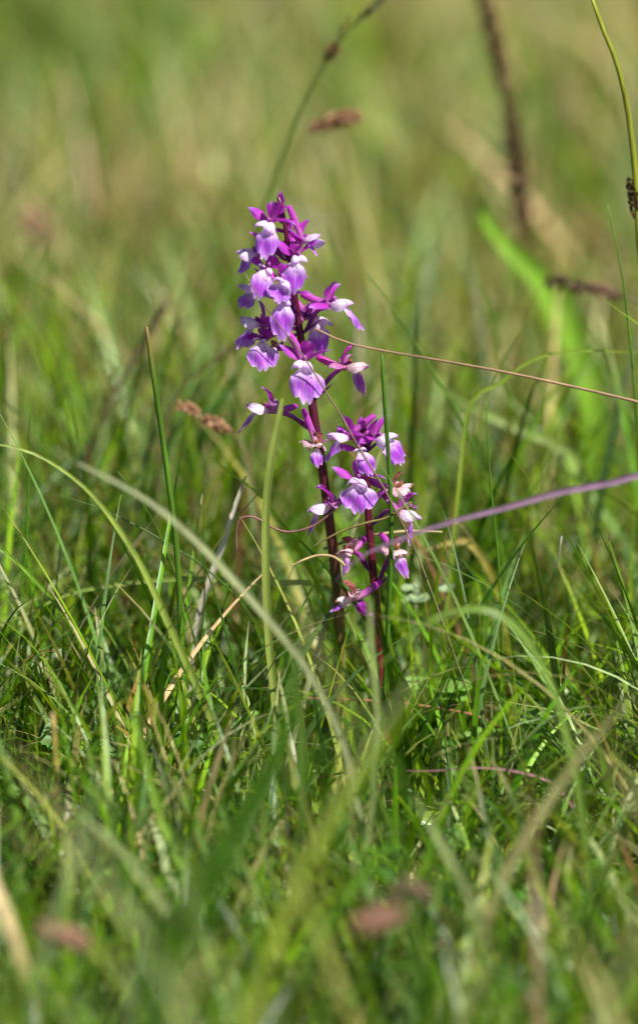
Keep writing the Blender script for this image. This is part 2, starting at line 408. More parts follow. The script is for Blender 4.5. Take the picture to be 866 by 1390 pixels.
def blade(pts, Y, wpx, col, label, tipcol=None, basecol=None, name='grass_shoot', cat='grass blade', ground=True, face=0.0, twist=0.0, fold=0.3,
          blunt=0.04, mat=None, taper=0.6, n=40, group=None, tip_len=0.15, under=None):
    W = root_down(to_world(pts, Y), ground)
    C = spline(W, n); T = unit(np.gradient(C, axis=0))
    hw = wpx * mpp(Y) * 0.5
    u = np.linspace(0, 1, n)
    prof = np.clip(blunt + (1 - blunt) * np.clip(u / max(taper, 0.01), 0, 1) ** 0.75, 0, 1) * np.interp(u, [0, .85, 1], [1, 1, .65])
    view = np.array(CAM) - C; view = unit(view)
    V = []; cols = []; uv = []
    seed = int(abs(pts[0][0]) * 7 + abs(pts[0][1]) * 13 + wpx)
    nz = smooth_noise(n, seed, 7); r = np.random.default_rng(seed)
    col = yellower(col)
    for i in range(n):
        s0 = np.cross(T[i], view[i]); s0 /= np.linalg.norm(s0) + 1e-9
        n0 = np.cross(s0, T[i])
        a = face + twist * u[i] + 0.12 * nz[i]
        s = s0 * math.cos(a) + n0 * math.sin(a); nn = np.cross(s, T[i])
        h = hw * prof[i]
        for v in (-1, -0.5, 0, 0.5, 1):
            V.append(C[i] + s * v * h + nn * fold * h * (abs(v) - 0.5))
            c = col * (1 + 0.10 * nz[i]) * (1 + (0.16 if v == 0 else -0.06 * abs(v)))
            if tipcol is not None:
                k = np.clip((tip_len - u[i]) / tip_len + r.normal(0, .08), 0, 1); c = c * (1 - k) + np.array(tipcol) * k
            if basecol is not None:
                k = np.clip((u[i] - 0.6) / 0.4, 0, 1); c = c * (1 - k) + np.array(basecol) * k
            cols.append(c); uv.append(((v + 1) / 2, u[i]))
    Fc = [(i * 5 + j, i * 5 + j + 1, i * 5 + j + 6, i * 5 + j + 5) for i in range(n - 1) for j in range(4)]
    o = build(name, V, Fc, mat or M_GRASS, np.clip(cols, 0, 1), uv)
    return tag(o, label, cat, group)
def stalk_geo(W, wpx, Y, col, tipcol=None, basecol=None, n=40, sides=7, tip=0.55, tip_len=0.12, kink=0.0):
    C = spline(W, n); u = np.linspace(0, 1, n); col = yellower(col)
    if kink: C = C + np.random.default_rng(int(wpx * 100)).normal(0, kink, C.shape) * mpp(Y)
    rad = wpx * mpp(Y) * 0.5 * np.interp(u, [0, 0.05, 0.3, 1], [tip * .7, tip, 0.92, 1.08])
    V, Fc, uv = tube_geo(C, rad, sides)
    ui = uv[:, 1]; nz = np.interp(ui, np.linspace(0, 1, 9), np.random.default_rng(3).normal(0, 1, 9))
    c = np.array(col)[None, :] * (1 + 0.12 * nz[:, None])
    if tipcol is not None:
        k = np.clip((tip_len - ui) / tip_len, 0, 1)[:, None]; c = c * (1 - k) + np.array(tipcol) * k
    if basecol is not None:
        k = np.clip((ui - 0.45) / 0.55, 0, 1)[:, None]; c = c * (1 - k) + np.array(basecol) * k
    return V, Fc, uv, np.clip(c, 0, 1)
def stalk(pts, Y, wpx, col, label, name='grass_stalk', cat='grass stalk', ground=True, mat=None, group=None, **k):
    W = root_down(to_world(pts, Y), ground)
    V, Fc, uv, c = stalk_geo(W, wpx, Y, col, **k)
    return tag(build(name, V, Fc, mat or M_STALK, c, uv), label, cat, group)
def seed_head_geo(axis, rad, n, col, col2, seed, bristle=0.0, length=1.0):
    """Packed little husks along an axis."""
    r = np.random.default_rng(seed); A = spline(axis, 30); T = unit(np.gradient(A, axis=0))
    V = []; Fc = []; cols = []
    for k in range(n):
        u = (k + r.random()) / n; i = int(u * 29); c = A[i]; t = T[i]
        a = np.cross(t, r.normal(0, 1, 3)); a /= np.linalg.norm(a) + 1e-9
        e = rad * math.sin(math.pi * min(1, 0.12 + 0.8 * u)) ** 0.5
        d = unit(a * 0.75 - t * 0.7)          # husks point towards the tip (axis runs tip to base)
        p = c + a * e * 0.35; hl = e * length * r.uniform(0.9, 1.5); hwid = e * 0.34
        b1 = np.cross(d, t); b1 /= np.linalg.norm(b1) + 1e-9; b2 = np.cross(d, b1)
        o = len(V)
        V += [p, p + d * hl * .45 + b1 * hwid, p + d * hl * .45 + b2 * hwid, p + d * hl * .45 - b1 * hwid, p + d * hl * .45 - b2 * hwid, p + d * hl]
        Fc += [(o, o + 2, o + 1), (o, o + 3, o + 2), (o, o + 4, o + 3), (o, o + 1, o + 4), (o + 5, o + 1, o + 2), (o + 5, o + 2, o + 3), (o + 5, o + 3, o + 4), (o + 5, o + 4, o + 1)]
        cc = (np.array(col) if r.random() < 0.65 else np.array(col2)) * r.uniform(0.7, 1.3)
        cols += [cc] * 6
        if bristle and r.random() < 0.6:
            o = len(V); q = p + d * hl; tip = q + (d + r.normal(0, .25, 3)) * e * bristle
            V += [q + b1 * e * .05, q - b1 * e * .05, tip]; Fc.append((o, o + 1, o + 2)); cols += [cc * 1.1] * 3
    return V, Fc, np.clip(cols, 0, 1)
def seeded_stalk(pts, Y, wpx, col, heads, label, name='seed_stalk', cat='grass stalk', ground=True, basecol=None, group=None):
    """heads: list of (pixel axis tip..base, radius px, husk count, colour, colour2, bristle)."""
    W = root_down(to_world(pts, Y), ground)
    root = empty(name, tuple(W[-1]))
    V, Fc, uv, c = stalk_geo(W, wpx, Y, col, basecol=basecol)
    adopt(build('stem', V, Fc, M_STALK, c, uv), root)
    for k, (ax, rp, n, c1, c2, br) in enumerate(heads):
        V, Fc, cc = seed_head_geo(to_world(ax, Y), rp * mpp(Y), n, c1, c2, int(ax[0][0]) + k, br)
        adopt(build('seed_head', V, Fc, M_SEED, cc, smooth=False), root)
    return tag(root, label, cat, group)

G1 = lin(104, 142, 52); G2 = lin(70, 112, 40); G3 = lin(140, 165, 104); G4 = lin(120, 160, 50); G5 = lin(84, 124, 78)
PUR = lin(128, 96, 122); TAN = lin(190, 164, 118); RBR = lin(150, 96, 72); DBR = lin(84, 62, 46); GREYP = lin(196, 188, 176)
FY = FLOWER_Y
stalk([(199, 444), (206, 490), (216, 560), (226, 630), (237, 715), (243, 790), (247, 880), (250, 960)], FY, 8.5, lin(78, 116, 48), 'thick dark green rush stalk with blunt brownish tip standing apart from the orchids', name='rush_stalk', tipcol=lin(120, 100, 50), tip=0.85)
stalk([(518, 482), (523, 560), (529, 650), (531, 730), (528, 820), (524, 900), (520, 980)], FY - 0.014, 7, lin(64, 104, 36), 'straight dark green rush stalk crossing in front of the shorter orchid', name='rush_stalk', tip=0.8)
blade([(384, 541), (376, 580), (367, 630), (361, 700), (361, 780), (365, 870), (373, 950), (378, 1020)], FY - 0.03, 11, lin(142, 158, 92), 'broad pale blue-green upright blade with clipped tip beside the taller orchid stem', blunt=0.5, taper=0.12, fold=0.5)
blade([(-30, 602), (10, 605), (60, 622), (118, 664), (160, 716), (196, 775), (235, 860), (278, 955), (310, 1030), (335, 1090)], FY - 0.05, 10, lin(146, 166, 88), 'long pale blade arching over in a wide bow from the open grass', taper=0.5, ground=True)
stalk([(41, 555), (39, 640), (36, 740), (26, 830), (18, 920), (12, 1010)], FY + 0.05, 4.2, G2, 'thin straight dark stalk standing alone on the meadow edge away from the orchids', tip=0.5)
blade([(286, 620), (310, 640), (348, 668), (380, 708), (408, 750), (432, 800), (450, 850)], FY + 0.02, 7, lin(136, 172, 46), 'bright yellow-green pointed blade leaning towards the taller orchid stem', taper=0.3)
blade([(334, 646), (318, 690), (303, 738), (286, 785), (272, 830), (263, 880), (258, 940)], FY + 0.03, 9, lin(206, 196, 178), 'pale whitish folded dry leaf standing at a slant', mat=M_DRY, name='dry_shoot', taper=0.2, blunt=0.3, fold=0.7, basecol=lin(150, 140, 110))
blade([(0 - 20, 735), (10, 752), (55, 795), (100, 850), (130, 905), (152, 950), (165, 1000)], FY + 0.02, 11, lin(110, 150, 52), 'broad mid-green blade sloping down beside the arching pale one', taper=0.5)
blade([(-25, 862), (30, 836), (90, 808), (150, 795), (230, 786), (300, 787), (370, 791), (432, 794), (470, 830)], FY + 0.035, 8, lin(136, 158, 88), 'pale horizontal bowed blade passing behind the upright ones', taper=0.35)
stalk([(62, 668), (100, 678), (140, 692), (190, 716), (235, 742), (275, 768), (320, 810), (350, 860)], FY + 0.02, 3, lin(60, 92, 36), 'hair-thin dark stalk slanting down across the rush', tip=0.4)
stalk([(160, 640), (185, 672), (205, 702), (224, 742), (245, 800), (262, 860), (280, 940)], FY + 0.015, 3.4, lin(66, 104, 38), 'thin dark stalk crossing behind the rush tip-first', tip=0.4)
stalk([(277, 686), (276, 740), (278, 800), (274, 870), (272, 950)], FY + 0.01, 2.8, lin(64, 90, 36), 'fine upright dark stem between the rush and the whitish dry leaf', tip=0.5)
stalk([(333, 372), (345, 392), (362, 418), (384, 448), (407, 476), (440, 528), (465, 568), (490, 613), (518, 657), (540, 700), (562, 743), (583, 797), (603, 852), (620, 900), (640, 960)], FY - 0.022, 3.0, lin(126, 104, 84), 'long thin wiry stalk, brown above and green below, crossing both orchids', basecol=lin(104, 140, 44), tip=0.6, name='wiry_stalk')
stalk([(428, 446), (470, 465), (520, 476), (590, 488), (680, 504), (760, 521), (830, 537), (880, 552), (960, 600), (1010, 700)], FY - 0.008, 4.4, lin(164, 132, 104), 'tan dried stalk reaching sideways from the taller orchid flowers', mat=M_DRY, name='dry_stalk', tip=0.7)
blade([(455, 790), (480, 762), (510, 745), (560, 725), (620, 706), (690, 688), (760, 668), (830, 655), (890, 642), (980, 660), (1020, 760)], FY - 0.13, 9, lin(140, 108, 136), 'dull purple-grey stalk slanting across low in front of the shorter orchid', mat=M_DRY, name='dry_stalk', cat='grass stalk', taper=0.3, fold=0.6)
stalk([(498, 370), (520, 400), (548, 443), (570, 478), (600, 526), (628, 574), (652, 640), (672, 720), (690, 820)], FY + 0.13, 5, lin(78, 116, 44), 'slender dark stalk rising at a slant behind the tan dried one', tip=0.4)
stalk([(660, 545), (661, 590), (665, 650), (672, 720), (678, 790), (682, 880)], FY + 0.03, 3.6, lin(78, 122, 44), 'slim upright stalk standing clear in the open grass beyond the shorter orchid', tip=0.4)
blade([(890, 478), (850, 478), (800, 476), (750, 480), (712, 494), (680, 520), (640, 545), (625, 640)], FY + 0.09, 5.5, lin(136, 160, 66), 'light green thin blade bowed flat over the tan dried stalk', taper=0.3)
blade([(655, 290), (668, 312), (700, 346), (735, 382), (765, 430), (788, 490), (806, 560), (812, 640), (806, 740)], FY + 0.42, 40, lin(140, 186, 70), 'wide bright green leaf curling upright in the soft distance', blunt=0.25, taper=0.3, fold=0.35, cat='leaf', name='broad_leaf')
blade([(105, 628), (150, 650), (205, 682), (262, 730), (318, 788), (372, 850), (415, 905), (450, 970), (475, 1040)], FY - 0.17, 9, lin(160, 166, 122), 'pale greyish blade hanging out of focus before the taller orchid stem', blunt=0.3, taper=0.3)
blade([(384, 868), (396, 905), (394, 960), (372, 1040), (335, 1100), (300, 1155), (262, 1220), (240, 1270)], FY - 0.34, 25, lin(60, 98, 30), 'wide dark green blurred blade leaning before the taller orchid', blunt=0.15, taper=0.35, fold=0.5)
blade([(402, 890), (406, 960), (410, 1030), (410, 1100), (402, 1180), (396, 1250)], FY - 0.2, 13, lin(92, 124, 78), 'upright bluish blade just before the base of the taller orchid', taper=0.35)
blade([(500, 915), (533, 888), (562, 858), (598, 836), (640, 826), (676, 832), (713, 866), (738, 910), (756, 950), (770, 1005), (785, 1070)], FY - 0.2, 10, lin(116, 146, 92), 'bluish-green blade bent into an arch before the shorter orchid stem', taper=0.3, fold=0.4)
blade([(502, 812), (503, 850), (506, 900), (511, 945), (512, 1000), (507, 1070), (500, 1140)], FY - 0.2, 7.5, lin(150, 166, 122), 'pale grey-green strip-like blade before the shorter orchid stem', blunt=0.4, taper=0.2)
blade([(575, 748), (605, 738), (634, 735), (655, 758), (672, 790), (684, 830), (692, 890)], FY + 0.1, 11, lin(158, 152, 56), 'olive-yellow blade snapped over with a straw tip beyond the shorter orchid', tipcol=lin(190, 170, 110), tip_len=0.3, taper=0.15)
stalk([(762, 728), (756, 765), (745, 800), (738, 850), (728, 920)], FY + 0.03, 3.2, lin(70, 100, 44), 'short dark stalk with pale tip in the open grass past the snapped blade', tipcol=lin(190, 190, 170), tip=0.8)
blade([(82, 884), (58, 884), (38, 893), (33, 908), (44, 940), (60, 968), (72, 1000)], FY - 0.02, 9, lin(116, 150, 84), 'short curled blade with a withered red tip', tipcol=lin(128, 62, 44), tip_len=0.35, taper=0.5)
blade([(194, 900), (186, 925), (178, 950), (174, 972), (176, 1010)], FY, 10, lin(172, 120, 62), 'small withered orange-brown leaf standing in the grass', mat=M_DRY, name='dry_shoot', tipcol=lin(214, 186, 140), taper=0.4)
stalk([(388, 946), (430, 948), (480, 950), (540, 954), (600, 962), (652, 974), (690, 1000)], FY + 0.012, 3.6, lin(168, 112, 84), 'reddish straw lying level behind both orchid stems', mat=M_DRY, name='dry_stalk', ground=True)
stalk([(412, 1056), (440, 1054), (474, 1048), (492, 1056), (510, 1080)], FY - 0.025, 3.4, lin(128, 84, 62), 'thin dark straw hooked across the pale sheath of the taller orchid', mat=M_DRY, name='dry_stalk')
blade([(540, 1046), (590, 1046), (650, 1042), (705, 1048), (750, 1064), (780, 1100)], FY - 0.1, 5, lin(150, 108, 112), 'pinkish faded straw lying low before the shorter orchid', mat=M_DRY, name='dry_shoot')
stalk([(322, 748), (321, 720), (328, 703), (348, 703), (370, 716), (392, 722), (420, 716), (440, 704), (462, 684), (478, 660)], FY - 0.012, 3, lin(150, 104, 104), 'reddish curled withered thread looping towards the lowest flower', mat=M_DRY, name='dry_stalk', ground=False, tip=0.8)
stalk([(425, 742), (440, 733), (469, 719), (500, 709), (524, 703), (548, 688), (558, 682)], FY - 0.02, 3.6, lin(134, 122, 74), 'olive straw caught across the shorter orchid stem', mat=M_DRY, name='dry_stalk', ground=False)
stalk([(600, 722), (570, 721), (540, 722), (500, 728), (470, 735), (440, 745)], FY + 0.02, 4.4, lin(196, 176, 130), 'straight pale straw caught behind the shorter orchid stem', mat=M_DRY, name='dry_stalk', ground=False)
stalk([(395, 768), (415, 759), (432, 754), (450, 755), (462, 762), (468, 768)], FY - 0.018, 4, lin(196, 172, 122), 'wavy tan thread touching the withered pink flower', mat=M_DRY, name='dry_stalk', ground=False)
blade([(810, 398), (835, 418), (866, 440), (900, 470), (920, 560)], FY + 0.05, 5, lin(128, 158, 52), 'thin yellow-green blade under the dark nodding seed head', taper=0.4)
stalk([(824, 278), (833, 320), (843, 370), (850, 420), (860, 520), (868, 640)], FY + 0.06, 4.5, lin(84, 124, 48), 'thin green stalk beside the dark spike', tip=0.4)
seeded_stalk([(524, -6), (500, 14), (478, 36), (450, 70), (428, 108), (404, 158), (384, 210), (366, 262), (350, 310), (330, 400), (322, 520)], FY + 0.24, 7, lin(88, 108, 60),
             [([(524, -6), (505, 10), (480, 35)], 5.5, 60, lin(74, 66, 58), lin(110, 100, 84), 0.5), ([(474, 22), (462, 45), (448, 74)], 5, 50, lin(120, 94, 66), lin(88, 72, 56), 0.5), ([(455, 62), (448, 74), (441, 84)], 8, 40, lin(110, 78, 52), lin(80, 56, 40), 0.3)],
             'tall sedge stalk with dark jointed spikelets rising behind the taller orchid', name='sedge')
seeded_stalk([(420, 176), (400, 190), (388, 230), (382, 300), (384, 400), (390, 520)], FY + 0.3, 3.5, lin(130, 116, 70),
             [([(486, 156), (455, 164), (415, 177)], 9.5, 150, lin(140, 100, 74), lin(176, 140, 108), 0.9)], 'thin grass stalk with fuzzy brown seed head nodding sideways above the taller orchid')
seeded_stalk([(648, -30), (668, 50), (686, 120), (700, 220), (710, 320), (706, 420), (690, 560)], FY + 0.5, 8, lin(96, 80, 52),
             [([(646, -40), (674, 70), (694, 170)], 12, 150, lin(92, 72, 50), lin(124, 98, 70), 0.5), ([(692, 150), (703, 240), (712, 336)], 13, 160, lin(84, 66, 46), lin(116, 90, 66), 0.5)],
             'tall brown stalk with long dark upright seed spike in the soft distance', name='plantain_spike', cat='seed stalk')
seeded_stalk([(745, 383), (790, 388), (840, 400), (880, 420), (925, 480), (950, 600)], FY + 0.24, 4, lin(96, 84, 56),
             [([(742, 382), (775, 387), (806, 393)], 9.5, 80, lin(70, 54, 44), lin(100, 78, 60), 0.5), ([(800, 391), (822, 396), (846, 404)], 9, 60, lin(112, 84, 70), lin(150, 116, 96), 0.5)],
             'dark nodding seed head on a stalk bent flat', name='sedge', cat='seed stalk')
seeded_stalk([(800, -10), (818, 40), (836, 84), (850, 140), (858, 200), (863, 250), (868, 330), (880, 460), (884, 600)], FY + 0.07, 11, lin(140, 146, 44),
             [([(856, 244), (860, 268), (862, 300)], 8, 80, lin(70, 54, 36), lin(110, 84, 50), 0.6)], 'stout yellow-green stalk with small dark spike clasping it', name='sedge', cat='seed stalk', basecol=lin(96, 130, 50))
seeded_stalk([(228, 408), (205, 446), (178, 494), (150, 548), (122, 606), (100, 680)], FY + 0.26, 8, lin(96, 84, 66),
             [([(229, 406), (208, 442), (188, 478)], 6, 60, lin(110, 80, 68), lin(90, 70, 56), 0.3)], 'dull brown stalk leaning over behind the dark rush', name='sedge', cat='seed stalk')
seeded_stalk([(335, 462), (305, 480), (280, 496), (245, 530), (222, 590), (214, 680)], FY + 0.2, 7, lin(104, 100, 58),
             [([(336, 461), (312, 474), (290, 490)], 6, 50, lin(84, 66, 48), lin(110, 88, 62), 0.3)], 'olive stalk bent behind the taller orchid with a short dark spikelet', name='sedge', cat='seed stalk')
seeded_stalk([(244, 550), (262, 558), (282, 570), (314, 586), (340, 640), (352, 740)], FY + 0.13, 3, lin(130, 104, 76),
             [([(243, 549), (258, 556), (274, 564)], 8, 50, lin(156, 110, 84), lin(180, 140, 108), 0.5), ([(279, 568), (296, 577), (316, 587)], 8, 55, lin(150, 104, 80), lin(180, 140, 108), 0.5)], 'low stalk with two pinkish-brown seed clusters behind the rush')
blade([(338, 468), (322, 505), (300, 545), (272, 600), (250, 660), (236, 740)], FY + 0.26, 15, lin(62, 100, 38), 'deep green blurred blade behind the olive bent stalk', taper=0.3)
blade([(440, 300), (452, 360), (470, 440), (486, 520), (494, 620)], FY + 0.5, 12, lin(120, 156, 60), 'soft light green blade behind the taller orchid flowers', taper=0.4)
blade([(218, 318), (240, 372), (262, 430), (276, 490), (284, 580)], FY + 0.55, 22, lin(160, 178, 126), 'broad pale blurred blade standing behind the leaning brown stalk', taper=0.3)
blade([(610, 530), (640, 552), (700, 580), (760, 606), (788, 640), (800, 720)], FY + 0.24, 14, lin(142, 164, 100), 'pale blurred blade folded down beyond the tan dried stalk', blunt=0.5, taper=0.2)
# near blades, out of focus
blade([(862, 940), (800, 1010), (750, 1080), (700, 1160), (655, 1260), (620, 1350)], FY - 0.3, 16, lin(166, 160, 110), 'tan blurred blade slanting over the near grass past the shorter orchid', taper=0.4)
blade([(560, 1075), (590, 1130), (625, 1190), (650, 1250), (665, 1330)], FY - 0.3, 13, lin(160, 172, 140), 'pale blurred blade before the shorter orchid base', taper=0.35)
blade([(560, 1090), (530, 1140), (490, 1190), (440, 1260), (410, 1330)], FY - 0.3, 18, lin(92, 132, 60), 'green blurred blade crossing the pale one before the shorter orchid', taper=0.4)
blade([(95, 1090), (160, 1150), (215, 1220), (260, 1300), (280, 1380)], FY - 0.3, 14, lin(150, 164, 124), 'greyish blurred blade in the near grass by the dark wide one', taper=0.3)
blade([(140, 960), (128, 1010), (122, 1070), (118, 1130), (112, 1200)], FY - 0.12, 17, lin(84, 128, 56), 'upright mid-green blade near the withered orange leaf', taper=0.35)
blade([(170, 930), (190, 1000), (210, 1080), (240, 1160), (285, 1240), (320, 1320)], FY - 0.2, 13, lin(116, 150, 66), 'long blurred blade sweeping down before the rush', taper=0.4)
blade([(205, 1030), (196, 1080), (196, 1150), (200, 1220)], FY - 0.16, 12, lin(104, 142, 120), 'bluish upright blurred blade below the rush', taper=0.3)
blade([(645, 830), (640, 890), (618, 940), (590, 985), (570, 1040)], FY + 0.02, 9, lin(74, 118, 52), 'dark green blade leaning away from the shorter orchid stem', taper=0.5)

NEARG = 'out-of-focus pinkish seed heads in the near grass'
for i, (ax, Y, c1, lab) in enumerate([
        ([(60, 1262), (90, 1272), (126, 1282)], -.42, lin(150, 116, 96), 'blurred pinkish-brown seed head low in the near grass under the long sweeping blade'),
        ([(490, 1254), (520, 1246), (552, 1238)], -.44, lin(146, 108, 92), 'blurred reddish-brown seed head lying low before the orchids'),
        ([(536, 1206), (556, 1211), (582, 1214)], -.40, lin(124, 88, 86), 'blurred dusky seed head just behind the reddish-brown one'),
        ([(40, 292), (58, 316), (74, 346)], .9, lin(166, 130, 110), 'faint pinkish seed head in the far meadow beyond the lone thin stalk')]):
    seeded_stalk([ax[0], ax[1], ax[2], (ax[2][0] + 24, ax[2][1] + 40), (ax[2][0] + 30, ax[2][1] + 90)], FY + Y, 4, lin(130, 120, 70), [(ax, 15 if Y < 0 else 16, 110, c1, c1 * 1.25, .6)], lab, cat='seed stalk')

# ------------------------------------------------------------------ orchids
MAG = lin(200, 56, 190); DPUR = lin(132, 30, 136); VIO = lin(170, 78, 216); LILAC = lin(206, 150, 230); WHITE = lin(250, 240, 248)
CREAM = lin(238, 214, 190); BRN = lin(176, 112, 50); PINK = lin(206, 120, 196); MAROON = lin(74, 14, 40); DPED = lin(112, 34, 116)
def petal_geo(L, W, pos, t0, s0, bend, cup=0.35, twist=0.0, tipp=1.3, basew=0.35, ruffle=0.0, seed=0, nu=13, nv=9, lobes=0.0, side_fold=0.0, wpos=0.5, crumple=0.0):
    """A petal: starts at pos along t0, s0 is its width direction, bend curls it about s0 (radians over its length)."""
    r = np.random.default_rng(seed)
    t0 = unit(np.array(t0, float)); s0 = np.array(s0, float); s0 = unit(s0 - t0 * np.dot(s0, t0))
    n0 = np.cross(s0, t0)
    us = np.linspace(0, 1, nu); V = []; uv = []; p = np.array(pos, float)
    ph = r.uniform(0, 6.28, 6)
    for i, u in enumerate(us):
        a = bend * u ** 1.1 if not isinstance(bend, tuple) else np.interp(u, np.linspace(0, 1, len(bend)), bend)
        t = t0 * math.cos(a) + n0 * math.sin(a); n = np.cross(s0, t)
        if i: p = p + t * L / (nu - 1)
        b = twist * u; s = s0 * math.cos(b) + n * math.sin(b); nn = np.cross(s, t)
        q = u / wpos if u < wpos else 1 - (u - wpos) / (1 - wpos)
        ww = (basew + (1 - basew) * math.sin(q * math.pi / 2) ** 0.9) if u < wpos else max(0.0, math.sin(q * math.pi / 2)) ** (1 / tipp if tipp > 1 else tipp)
        ww = max(ww, 0.03) * W * 0.5
        for j in range(nv):
            v = -1 + 2 * j / (nv - 1)
            x = v * ww; lift = cup * ww * v * v
            lu = 0.0
            if lobes:      # three lobes: the middle one longer and notched
                m = np.interp(abs(v), [0, .1, .22, .36, .46, .62, .8, 1], [.90, 1.0, 1.0, .93, .80, .88, .84, .62]) + 0.013 * math.sin(v * 17 + ph[5])
                lu = L * (m - 1) * u * u
                ww = W * .5 * np.interp(u, [0, .12, .3, .5, .72, .9, 1], [.28, .36, .66, .9, 1, .98, .92]); x = v * ww; lift = cup * ww * v * v
            fold = -side_fold * ww * max(0, abs(v) - 0.45) ** 1.5
            z = lift + fold + ruffle * ww * (math.sin(v * 5 + u * 7 + ph[0]) * u * 0.6 + math.sin(u * 11 + ph[1]) * 0.4 * abs(v))
            cr = crumple * W * np.array([math.sin(7 * u + 4 * v + ph[2]), math.sin(5 * v - 6 * u + ph[3]), math.sin(9 * u * v + ph[4] + 3 * u)]) * u
            V.append(p + s * x + nn * z + t * lu + cr); uv.append((j / (nv - 1), u))
    Fc = [(i * nv + j, i * nv + j + 1, (i + 1) * nv + j + 1, (i + 1) * nv + j) for i in range(nu - 1) for j in range(nv - 1)]
    return np.array(V), Fc, np.array(uv)
def ramp(t, stops):
    t = np.clip(t, 0, 1); ps = [s[0] for s in stops]
    return np.stack([np.interp(t, ps, [s[1][k] for s in stops]) for k in range(3)], -1)
MM = 0.001
def flower(orchid, stem_at, at, throat, yaw, pitch=5, roll=0, size=1.0, state='fresh', dy=0.0, Y=FY, spur=None, lip=(1.0, 1.0), lipyaw=0, seed=0, bract=True, tint=1.0, spread=1.0, hood=1.0, pale=1.0, droop=1.0):
    """at: photograph height where the stalklet leaves the stem; throat: pixel of the flower's mouth; yaw 0 faces the viewer, + turns to +X."""
    r = np.random.default_rng(seed + 100)
    T = np.array(P(throat[0], throat[1], Y + dy)); S = stem_at(at)
    ya, pi_ = R(yaw + r.normal(0, 7)), R(pitch + r.normal(0, 9)); roll += r.normal(0, 13); lipyaw += r.normal(0, 14)
    lip = (lip[0] * r.uniform(.88, 1.12), lip[1] * r.uniform(.78, 1.12)); droop *= r.uniform(.84, 1.06)
    f = np.array([math.sin(ya) * math.cos(pi_), -math.cos(ya) * math.cos(pi_), math.sin(pi_)])
    sx = unit(np.cross(f, np.array([0, 0, 1.0]))); up = np.cross(sx, f)
    ro = R(roll); sx, up = sx * math.cos(ro) + up * math.sin(ro), up * math.cos(ro) - sx * math.sin(ro)
    k = MM * size
    def Wd(x, y, z): return T + (sx * x + f * y + up * z) * k
    def Dv(x, y, z): return sx * x + f * y + up * z
    wither = {'fresh': 0.0, 'fading': 0.35, 'withered': 1.0, 'bud': 0.0}[state]
    # ovary (the flower's own mesh): a twisted stalklet from the stem to the flower's back
    back = Wd(0, -2.2, 0.2)
    mid = S * 0.45 + back * 0.55 + np.array([0, 0, 0.0022 - 0.001 * wither]) ; out = S + (back - S) * 0.2 + np.array([0, 0, -0.0005])
    C = spline([S, out, mid, back, Wd(0, -0.6, 0.3)], 14)
    rad = np.interp(np.linspace(0, 1, 14), [0, .15, .6, .85, 1], [0.9, 0.85, 1.25, 1.1, 0.9]) * MM * (0.9 if wither < 1 else 1.0)
    V, Fc, uv = tube_geo(C, rad, 8)
    c = ramp(uv[:, 1], [(0, DPED * 0.8), (0.5, DPED), (1, MAG * (1 - 0.4 * wither) + 0.1 * BRN * wither)]) * (1 + 0.25 * np.sin(uv[:, 0] * 18.8 + uv[:, 1] * 14))[:, None]
    ov = build('flower', V, Fc, M_STEM, np.clip(c, 0, 1), uv)
    adopt(ov, orchid)
    if state == 'withered': ov['label'] = 'withered brown and cream flower'
    def part(name, G, col, mat=M_PETAL):
        V, Fc, uv = G
        o = build(name, V, Fc, mat, np.clip(col(uv[:, 1], uv[:, 0]) * tint, 0, 1), uv)
        o.parent = ov; o.matrix_parent_inverse = ov.matrix_world.inverted() if False else Matrix.Translation(-Vector(orchid.location)) @ Matrix.Identity(4)
        o.matrix_parent_inverse = (Matrix.Translation(Vector(orchid.location)) @ ov.matrix_parent_inverse).inverted()
        return o
    cr = 0.10 * wither + 0.03 * (state == 'fading')
    sh = 1 - 0.35 * (wither == 1)
    fade = lambda c: c * (1 - 0.75 * wither) + CREAM * 0.75 * wither
    fb = lambda c: c * (1 - 0.85 * (wither == 1)) + BRN * 0.85 * (wither == 1)
    hs = lambda: r.normal(0, 0.12)
    ew = lambda v: (np.clip(np.abs(v - .5) * 2 - .72, 0, 1) * 2.2)[:, None]
    size *= 1.2 + .12 * wither; k = MM * size
    # dorsal sepal: rises and arches forward over the mouth
    part('dorsal_sepal', petal_geo(9.0 * k * sh * hood, 5.4 * k, Wd(0, -1, 1.0), Dv(hs() * .6, 0.15 + hs() * .3, 1), Dv(1, 0, 0), -0.9 + hs(), cup=0.5, seed=seed, ruffle=.08, crumple=cr, tipp=1.25),
         lambda u, v: ramp(u, [(0, fb(PINK)), (.35, fb(MAG)), (.8, fb(MAG * 0.9 + 0.05 * VIO)), (1, fb(LILAC * .9))]))
    # two lateral sepals: spread like wings
    for sgn in (-1, 1):
        part('lateral_sepal', petal_geo(10.0 * k * sh, 4.6 * k, Wd(sgn * 1.0, -1.0, 0.4), Dv(sgn * 0.95 * spread + hs(), -0.05 + hs() - 0.3 * (spread - 1), 0.72 + hs() * 1.5), Dv(0.25, 0.9, -0.3 * sgn), sgn * (0.7 + hs() * 2), cup=0.45, twist=sgn * 0.5, seed=seed + 3 + sgn, ruffle=.12, crumple=cr, tipp=1.05, wpos=.42),
             lambda u, v: ramp(u + 0.18 * np.abs(v - .5), [(0, fade(DPUR * .9)), (.3, fade(MAG)), (.75, fade(MAG * .6 + VIO * .4)), (1, fade(LILAC))]))
